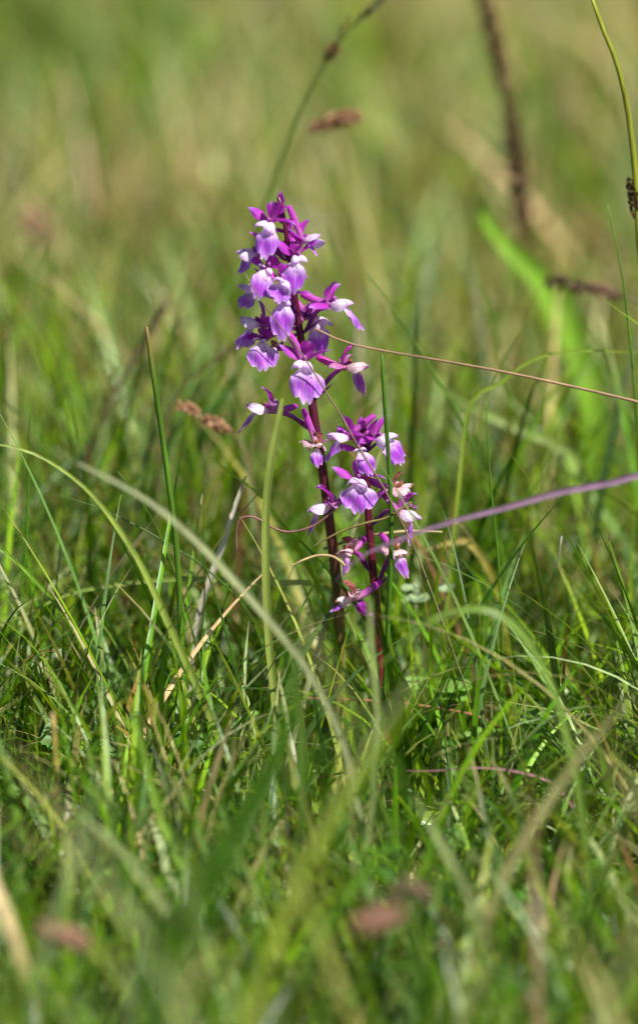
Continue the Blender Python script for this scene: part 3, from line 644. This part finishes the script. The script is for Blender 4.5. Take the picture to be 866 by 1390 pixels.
    if state != 'bud':
        # two petals: blunt, pale, puffed forward over the lip
        for sgn in (-1, 1):
            part('petal', petal_geo(7.6 * k * (sh + .1) * pale, 5.6 * k * pale, Wd(sgn * 1.3, -0.2, 0.6), Dv(sgn * 0.42 + hs() * .5, 1.0, 0.32 + hs()), Dv(1, -.35 * sgn, -0.5 * sgn), -0.95 + hs(), cup=-0.75, seed=seed + 7 + sgn, ruffle=.1, crumple=cr * .8, tipp=1.9, basew=.5, wpos=.55),
                 lambda u, v: ramp(u, [(0, fade(PINK)), (.28, fade(WHITE)), (.75, WHITE * .97 * (1 - .2 * wither) + CREAM * .2 * wither), (1, fade(LILAC) if wither < 1 else BRN * .8)]))
        vio = r.uniform(.35, 1.0)
        def lipcol(u, v):
            c0 = ramp(u, [(0, fade(WHITE)), (.24, WHITE), (.45, LILAC * .6 + WHITE * .4), (.7, LILAC), (.93, LILAC * (1 - vio * .6) + VIO * vio * .6), (1, WHITE * .6 + LILAC * .4 if wither < .3 else CREAM), (1.01, LILAC * (1 - vio * .6) + VIO * vio * .6 if wither < .3 else CREAM)])
            a = np.abs(v - .5) * 2
            bl = np.exp(-((u - .66 - .08 * np.sin(seed)) / .20) ** 2 - (a / (.62 + .3 * vio)) ** 4) * (1 + .25 * np.sin(v * 17 + u * 5 + seed))
            bl = np.clip(bl * (.75 + .5 * vio), 0, 1)[:, None]
            return c0 * (1 - bl) + (VIO * .8 + .2 * MAG) * bl
        # lip: pale spotted knee, then three hanging lobes
        ly = R(lipyaw)
        lf = Dv(math.sin(ly), math.cos(ly), 0.12); ls = Dv(math.cos(ly), -math.sin(ly), 0)
        knee = (0.0, -0.6 * droop, -1.2 * droop, -1.5 * droop, -1.55 * droop, -1.4 * droop)
        part('lip', petal_geo(15.0 * k * lip[0] * (1 - .15 * (wither == 1)), 11.5 * k * lip[1] * (1 - .3 * wither), Wd(0, 0.0, -0.6), lf, ls, knee, cup=-0.10 + .22 * hs(), side_fold=0.35 + .9 * wither + abs(hs()) * 2, twist=r.normal(0, .28), ruffle=.2 + .06 * wither, seed=seed + 11, lobes=.55, basew=.30, wpos=.62, tipp=2.6, nu=19, nv=15, crumple=cr * .4),
             lipcol, M_LIP)
        # column in the mouth
        Vc, Fcc, uvc = tube_geo(spline([Wd(0, -1, 0.8), Wd(0, 0.6, 1.4), Wd(0, 1.9, 2.4)], 6), np.array([.9, 1.0, 1.1, 1.1, 1.0, .6]) * k * .8, 7)
        part('column', (Vc, Fcc, uvc), lambda u, v: ramp(u, [(0, fb(MAG)), (.6, fb(DPUR)), (1, BRN if wither else PINK)]))
        # spur: stout blunt tube
        if spur is not None:
            E = np.array(P(spur[0], spur[1], Y + dy + 0.003)); B = Wd(0, -0.6, 0); pth = spline([B, B * .55 + E * .45 + up * 0.6 * k, E], 10)
        else:
            pth = spline([Wd(0, -0.5, -.3), Wd(0, -5, 1.5), Wd(0.6, -10.5, 5.0 + 2 * hs())], 10)
        Vs, Fs, us = tube_geo(pth, np.interp(np.linspace(0, 1, 10), [0, .2, .8, 1], [1.25, 1.3, 1.4, 1.0]) * k, 8)
        part('spur', (Vs, Fs, us), lambda u, v: ramp(u, [(0, fade(PINK)), (.5, MAG * .5 + PINK * .5), (1, MAG)]))
    if bract:
        d = unit(np.append((back - S)[:2], 0)) if np.linalg.norm((back - S)[:2]) > 1e-4 else np.array([1, 0, 0])
        d = unit(d + np.array([0, 0, .75]))
        s = np.cross(d, [0, 0, 1.0])
        part('bract', petal_geo(11 * k, 3.4 * k, S + np.array([0, 0, -0.0008]), d, s, 0.25 + hs(), cup=.6, seed=seed + 21, tipp=1.0, wpos=.3, nu=10, nv=5),
             lambda u, v: ramp(u, [(0, DPED * .9), (.6, DPED), (1, MAG * .8)]))
    return ov
def orchid(label, path, widths, base_cols, topY, baseY):
    py0, py1 = path[0][1], path[-1][1]
    pts = []
    for (x, y) in path:
        q = max(0, (y - 600) / (py1 - 600)); pts.append(list(P(x, y, topY + (baseY - topY) * q)))
    pts[-1][2] = min(pts[-1][2], -0.004)
    root = empty('orchid', tuple(pts[-1]))
    C = spline(pts, 60); pyi = np.interp(np.linspace(0, 1, 60), [0, 1], [py0, py1])
    rad = np.interp(pyi, [a for a, b in widths], [b for a, b in widths]) * mpp(topY) * .5
    V, Fc, uv = tube_geo(C, rad, 14)
    yy = py0 + uv[:, 1] * (py1 - py0)
    c = np.stack([np.interp(yy, [b[0] for b in base_cols], [b[1][k] for b in base_cols]) for k in range(3)], -1)
    c = c * (1 + .18 * np.sin(uv[:, 0] * 37 + 3 * uv[:, 1]))[:, None]
    adopt(build('stem', V, Fc, M_STEM, np.clip(c, 0, 1), uv), root)
    tag(root, label, 'orchid', 'early purple orchids in flower')
    zs = np.array([p[2] for p in C])
    ps = np.array([[433 + FPX * np.dot(np.array(p) - np.array(CAM), [1, 0, 0]) / np.dot(np.array(p) - np.array(CAM), np.array(FWD)),
                    695 - FPX * np.dot(np.array(p) - np.array(CAM), np.array(UPV)) / np.dot(np.array(p) - np.array(CAM), np.array(FWD))] for p in C])
    def at(py): return np.array([np.interp(py, ps[:, 1], C[:, k]) for k in range(3)])
    return root, at
A, atA = orchid('taller purple orchid with a crowded flower spike and maroon stem', [(378, 268), (384, 290), (389, 320), (394, 355), (399, 395), (404, 430), (412, 480), (421, 530), (430, 590), (441, 660), (450, 730), (458, 800), (461, 870), (460, 940), (456, 1010), (452, 1090)],
                [(268, 5), (330, 7), (400, 9), (500, 12), (600, 12.5), (700, 14), (800, 16), (900, 18), (1000, 20), (1090, 24)],
                [(268, MAROON * 1.2), (500, MAROON), (680, lin(96, 40, 52)), (780, lin(112, 84, 56)), (900, lin(128, 124, 60)), (1000, lin(160, 172, 78)), (1090, lin(176, 190, 96))], FY, 0.0)
B, atB = orchid('shorter purple orchid with a looser half-withered flower spike', [(491, 578), (495, 610), (498, 650), (500, 700), (505, 760), (511, 830), (518, 910), (524, 980), (528, 1040), (530, 1115)],
                [(578, 5), (650, 9), (720, 10.5), (800, 12), (950, 14), (1115, 16)],
                [(578, MAROON * 1.3), (700, lin(84, 18, 42)), (850, lin(96, 24, 36)), (970, lin(110, 40, 38)), (1040, lin(130, 110, 60)), (1115, lin(140, 150, 70))], FY, FY)
fl = lambda *a, **k: flower(A, atA, *a, **k)
fl(276, (378, 282), -35, pitch=35, size=.62, state='bud', seed=1)
fl(285, (371, 292), -60, pitch=5, size=.6, state='bud', seed=2, dy=-.003, spread=.6)
fl(300, (366, 303), -28, pitch=10, size=.95, seed=3, dy=-.006)
fl(322, (396, 316), 20, size=.7, seed=4, state='bud', dy=.004)
fl(338, (414, 328), 78, pitch=8, size=.95, seed=5, spur=(392, 280), lip=(.55, .6), dy=-.003)
fl(352, (349, 344), -82, pitch=5, size=1.0, seed=6, lip=(.75, .9), dy=-.002)
fl(345, (404, 348), 12, size=.98, seed=7, dy=-.009, hood=.7, pale=.7, lip=(1.05, 1.0))
fl(372, (362, 364), -25, size=1.0, seed=8, dy=-.008, hood=.6, pale=.6)
fl(395, (350, 394), -84, size=.95, seed=9, lip=(.7, .9), dy=.004)
fl(392, (383, 382), 0, size=.95, seed=10, dy=-.012, lip=(.75, .85))
fl(430, (386, 406), -12, size=1.0, seed=11, dy=-.010, hood=.6, pale=.6, lip=(1.1, 1))
fl(445, (352, 440), -80, size=1.0, seed=12, dy=-.003)
fl(452, (356, 462), -35, size=.95, seed=13, dy=-.006, hood=.5, pale=.5, spread=.6)
fl(455, (451, 412), 72, pitch=8, size=1.05, seed=14, dy=-.004, lip=(1.05, .9), lipyaw=-40)
fl(440, (424, 432), 40, size=1.0, seed=15, state='fading', dy=.006, lip=(1.15, 1))
fl(505, (412, 492), 6, size=1.05, seed=16, dy=-.010, lip=(1.15, 1.15), spur=(392, 452))
fl(480, (372, 474), -40, size=.5, seed=17, state='withered', dy=.004, bract=False)
fl(545, (472, 498), 82, size=1.0, seed=18, state='fading', dy=-.002, lip=(1.0, .6), lipyaw=-30, droop=1.05, tint=np.array([1, .92, .82]))
fl(585, (362, 556), -80, size=.95, seed=19, state='fading', dy=-.004, lip=(1.0, .6), lipyaw=30)
fl(600, (430, 606), 0, size=.85, seed=20, state='withered', dy=-.008, lip=(.8, .7), spur=(412, 556))
fl(700, (446, 686), -72, size=1.0, seed=21, state='fading', dy=-.003, lip=(.95, .55), lipyaw=30)
fb_ = lambda *a, **k: flower(B, atB, *a, **k)
fb_(588, (496, 584), 20, pitch=40, size=.6, seed=30, state='bud', dy=.003)
fb_(605, (470, 594), -62, pitch=8, size=.95, seed=31, spur=(508, 564), dy=-.005, lipyaw=35)
fb_(615, (514, 594), 45, size=.95, seed=32, dy=-.002, lip=(.95, .9))
fb_(640, (488, 610), 10, size=.8, seed=33, dy=-.006, pale=.6)
fb_(665, (486, 652), -5, size=1.0, seed=34, dy=-.010, lip=(1.0, 1.2))
fb_(685, (540, 664), 75, size=.95, seed=35, state='withered', dy=.002, lip=(.6, .6))
fb_(712, (546, 694), 60, size=.95, seed=36, state='fading', dy=-.002, lip=(1.05, .75), lipyaw=-40)
fb_(800, (538, 748), 35, size=.85, seed=37, state='withered', dy=-.008, lip=(1.0, .75))
fb_(778, (474, 748), -45, size=.85, seed=38, state='withered', dy=-.006, lip=(.9, .6), tint=np.array([1, .85, .9]))
fb_(845, (476, 812), -80, pitch=12, size=1.0, seed=39, state='withered', dy=-.006, lip=(.6, .5), droop=.5)
fb_(852, (494, 836), -60, pitch=-30, size=.7, seed=40, state='bud', dy=-.004, spread=.3)

# basal leaves and stem sheaths of the orchids
def orchid_leaf(o, pts, Y, wpx, col, name='leaf', fold=.4, face=0.0):
    W = [np.array(p) for p in to_world(pts, Y)]
    C = spline(W, 26); T = unit(np.gradient(C, axis=0)); view = unit(np.array(CAM) - C)
    V = []; cols = []; uv = []
    for i in range(26):
        u = i / 25; s0 = unit(np.cross(T[i], view[i])); n0 = np.cross(s0, T[i]); s = s0 * math.cos(face) + n0 * math.sin(face); nn = np.cross(s, T[i])
        h = wpx * mpp(Y) * .5 * max(.04, math.sin(min(1, u / .55) * math.pi / 2) if u < .55 else 1 - .45 * ((u - .55) / .45) ** 2)
        for j in range(7):
            v = -1 + j / 3
            V.append(C[i] + s * h * v + nn * h * fold * (v * v - .4)); uv.append((j / 6, u))
            cols.append(np.array(col) * (1 + .12 * math.sin(u * 9)) * (1.15 if j == 3 else 1))
    Fc = [(i * 7 + j, i * 7 + j + 1, i * 7 + j + 8, i * 7 + j + 7) for i in range(25) for j in range(6)]
    adopt(build(name, V, Fc, M_OLEAF, np.clip(cols, 0, 1), uv), o)
YG = lin(166, 190, 72)
orchid_leaf(A, [(466, 945), (464, 985), (460, 1030), (454, 1080), (452, 1096)], -0.006, 22, lin(186, 192, 104), 'sheath', fold=-.6)
orchid_leaf(A, [(418, 1035), (428, 1060), (440, 1082), (450, 1098)], -.01, 26, YG, 'leaf')
orchid_leaf(A, [(385, 1095), (405, 1085), (430, 1088), (451, 1098)], -.015, 34, lin(140, 176, 62), 'leaf')
orchid_leaf(A, [(520, 1080), (495, 1076), (470, 1084), (453, 1098)], .02, 36, lin(130, 168, 58), 'leaf')
orchid_leaf(B, [(620, 1040), (596, 1050), (560, 1080), (532, 1112)], FY, 44, YG, 'leaf')
orchid_leaf(B, [(590, 1120), (570, 1105), (550, 1104), (531, 1114)], FY - .03, 40, lin(140, 176, 60), 'leaf')
orchid_leaf(B, [(500, 1070), (512, 1082), (524, 1100), (530, 1114)], FY + .01, 28, YG, 'leaf')

# ------------------------------------------------------------------ small herbs that can be told apart
def leaflet_mesh(name, L, W, teeth, col, cup=.25):
    n = teeth * 2 + 1 if teeth else 14
    V = [(0, L * .5, -cup * W * .2)]; 
    for i in range(n + 1):
        a = -math.pi / 2 + 2 * math.pi * i / (n + 1)
        rr = 1 - (.16 if (teeth and i % 2) else 0)
        V.append((math.cos(a) * W * .5 * rr, L * .5 + math.sin(a) * L * .5 * rr, cup * W * math.cos(a) ** 2 * .5))
    Fc = [(0, i + 1, (i + 1) % (n + 1) + 1) for i in range(n + 1)]
    me = bpy.data.meshes.new(name); me.from_pydata(V, [], Fc); me.polygons.foreach_set('use_smooth', [True] * len(Fc))
    a = me.color_attributes.new('Col', 'FLOAT_COLOR', 'POINT')
    for i in range(len(V)): a.data[i].color = (*(np.array(col) * (.85 if i == 0 else 1.05)), 1)
    me.materials.append(M_HERB)
    return me
ME_BUR = leaflet_mesh('leaflet', .0042, .0042, 7, lin(84, 130, 60))
ME_CLO = leaflet_mesh('leaflet', .0062, .0058, 0, lin(110, 154, 56))
ME_GRY = leaflet_mesh('leaflet', .0058, .0062, 5, lin(150, 172, 128))
ME_WHT = leaflet_mesh('petal', .0032, .0022, 0, lin(240, 240, 232))
ME_WHT.materials.clear(); ME_WHT.materials.append(M_HERB)
def leaflet(me, parent, base, d, nrm, name='leaflet', s=1.0):
    d = Vector(d).normalized(); nrm = Vector(nrm); x = d.cross(nrm).normalized(); z = x.cross(d)
    m = Matrix((x, d, z)).transposed().to_4x4(); m.translation = Vector(base)
    o = bpy.data.objects.new(name, me); COL.objects.link(o)
    o.parent = parent; o.matrix_parent_inverse = (Matrix.Translation(Vector(parent.parent.location)) @ parent.matrix_parent_inverse).inverted()
    o.matrix_basis = m @ Matrix.Scale(s, 4)
    return o
def herb(name, label, px, py, Y, n, kind, size=1.0, seed=0, group=None, cat='herb'):
    r = random.Random(seed)
    c = P(px, py, Y); base = Vector((c.x, Y + 0.012, -0.004)); root = empty(name, base)
    for k in range(n):
        az = r.uniform(0, 6.28) if kind != 'bur' else -1.57 + r.uniform(-1.6, 1.6)
        top = Vector((c.x + math.cos(az) * .012 * size, Y + math.sin(az) * .012 * size, c.z + r.uniform(-.006, .004)))
        tipd = Vector((math.cos(az), math.sin(az) * .8, -.15 if kind == 'bur' else .15))
        if kind == 'bur':
            end = top + tipd * .024 * size
            path = spline([list(base), list(base * .4 + top * .6 + Vector((0, 0, .004))), list(top), list(end)], 12)
        else:
            path = spline([list(base), list(base * .5 + top * .5 + Vector((math.cos(az) * -.003, 0, .002))), list(top)], 8)
        V, Fc, uv = tube_geo(path, .00045 * size, 5)
        lf = adopt(build('leaf', V, Fc, M_HERB, np.tile(lin(120, 130, 70), (len(V), 1)), uv), root)
        up = Vector((r.uniform(-.4, .4), -.95 + r.uniform(-.5, .4), 1))
        if kind == 'bur':
            side = tipd.cross(Vector((0, 0, 1))).normalized()
            for j in range(5):
                p = top + tipd * (.003 + .0046 * j) * size
                for sg in (-1, 1): leaflet(ME_BUR, lf, p, side * sg + tipd * .35 + Vector((0, 0, .1)), up, s=size * (1 + .1 * j))
            leaflet(ME_BUR, lf, end, tipd, up, s=size * 1.4)
        else:
            me = {'clo': ME_CLO, 'gry': ME_GRY}[kind]
            for j in range(3):
                a = az + j * 2.094; leaflet(me, lf, top, Vector((math.cos(a), math.sin(a), .25)), up, s=size * r.uniform(.85, 1.15))
    return tag(root, label, cat, group)
herb('salad_burnet', 'toothed burnet leaves low in the grass beside the red-tipped curled blade', 80, 962, FY, 4, 'bur', 1.15, 1)
herb('salad_burnet', 'toothed burnet leaves low in the grass beside the withered orange leaf', 125, 985, FY - .01, 4, 'bur', 1.0, 2)
herb('salad_burnet', 'toothed burnet leaves at the foot of the dark rush stalk', 222, 962, FY + .01, 4, 'bur', 1.1, 3)
herb('salad_burnet', 'toothed burnet leaves low in the grass beyond the pinkish straw', 770, 1060, FY - .02, 5, 'bur', 1.0, 4)
herb('clover', 'grey-green lobed leaves of a small herb beyond the shorter orchid stem', 590, 812, FY + .06, 4, 'gry', .95, 5)
herb('clover', 'three-lobed fresh green clover leaves between the orchid stem and the dark leaning blade', 610, 930, FY + .03, 4, 'clo', 1.2, 6)
herb('clover', 'clover leaves tucked under the arched bluish blade', 690, 985, FY, 4, 'clo', 1.2, 7)
herb('clover', 'clover leaves under the horizontal bowed blade', 120, 930, FY + .05, 4, 'clo', 1.2, 8)
herb('clover', 'grey-green herb leaves near the thin lone stalk', 45, 895, FY + .06, 5, 'gry', 1.0, 9)
herb('clover', 'clover leaves between the rush stalk and the taller orchid', 320, 985, FY, 4, 'clo', 1.1, 10)
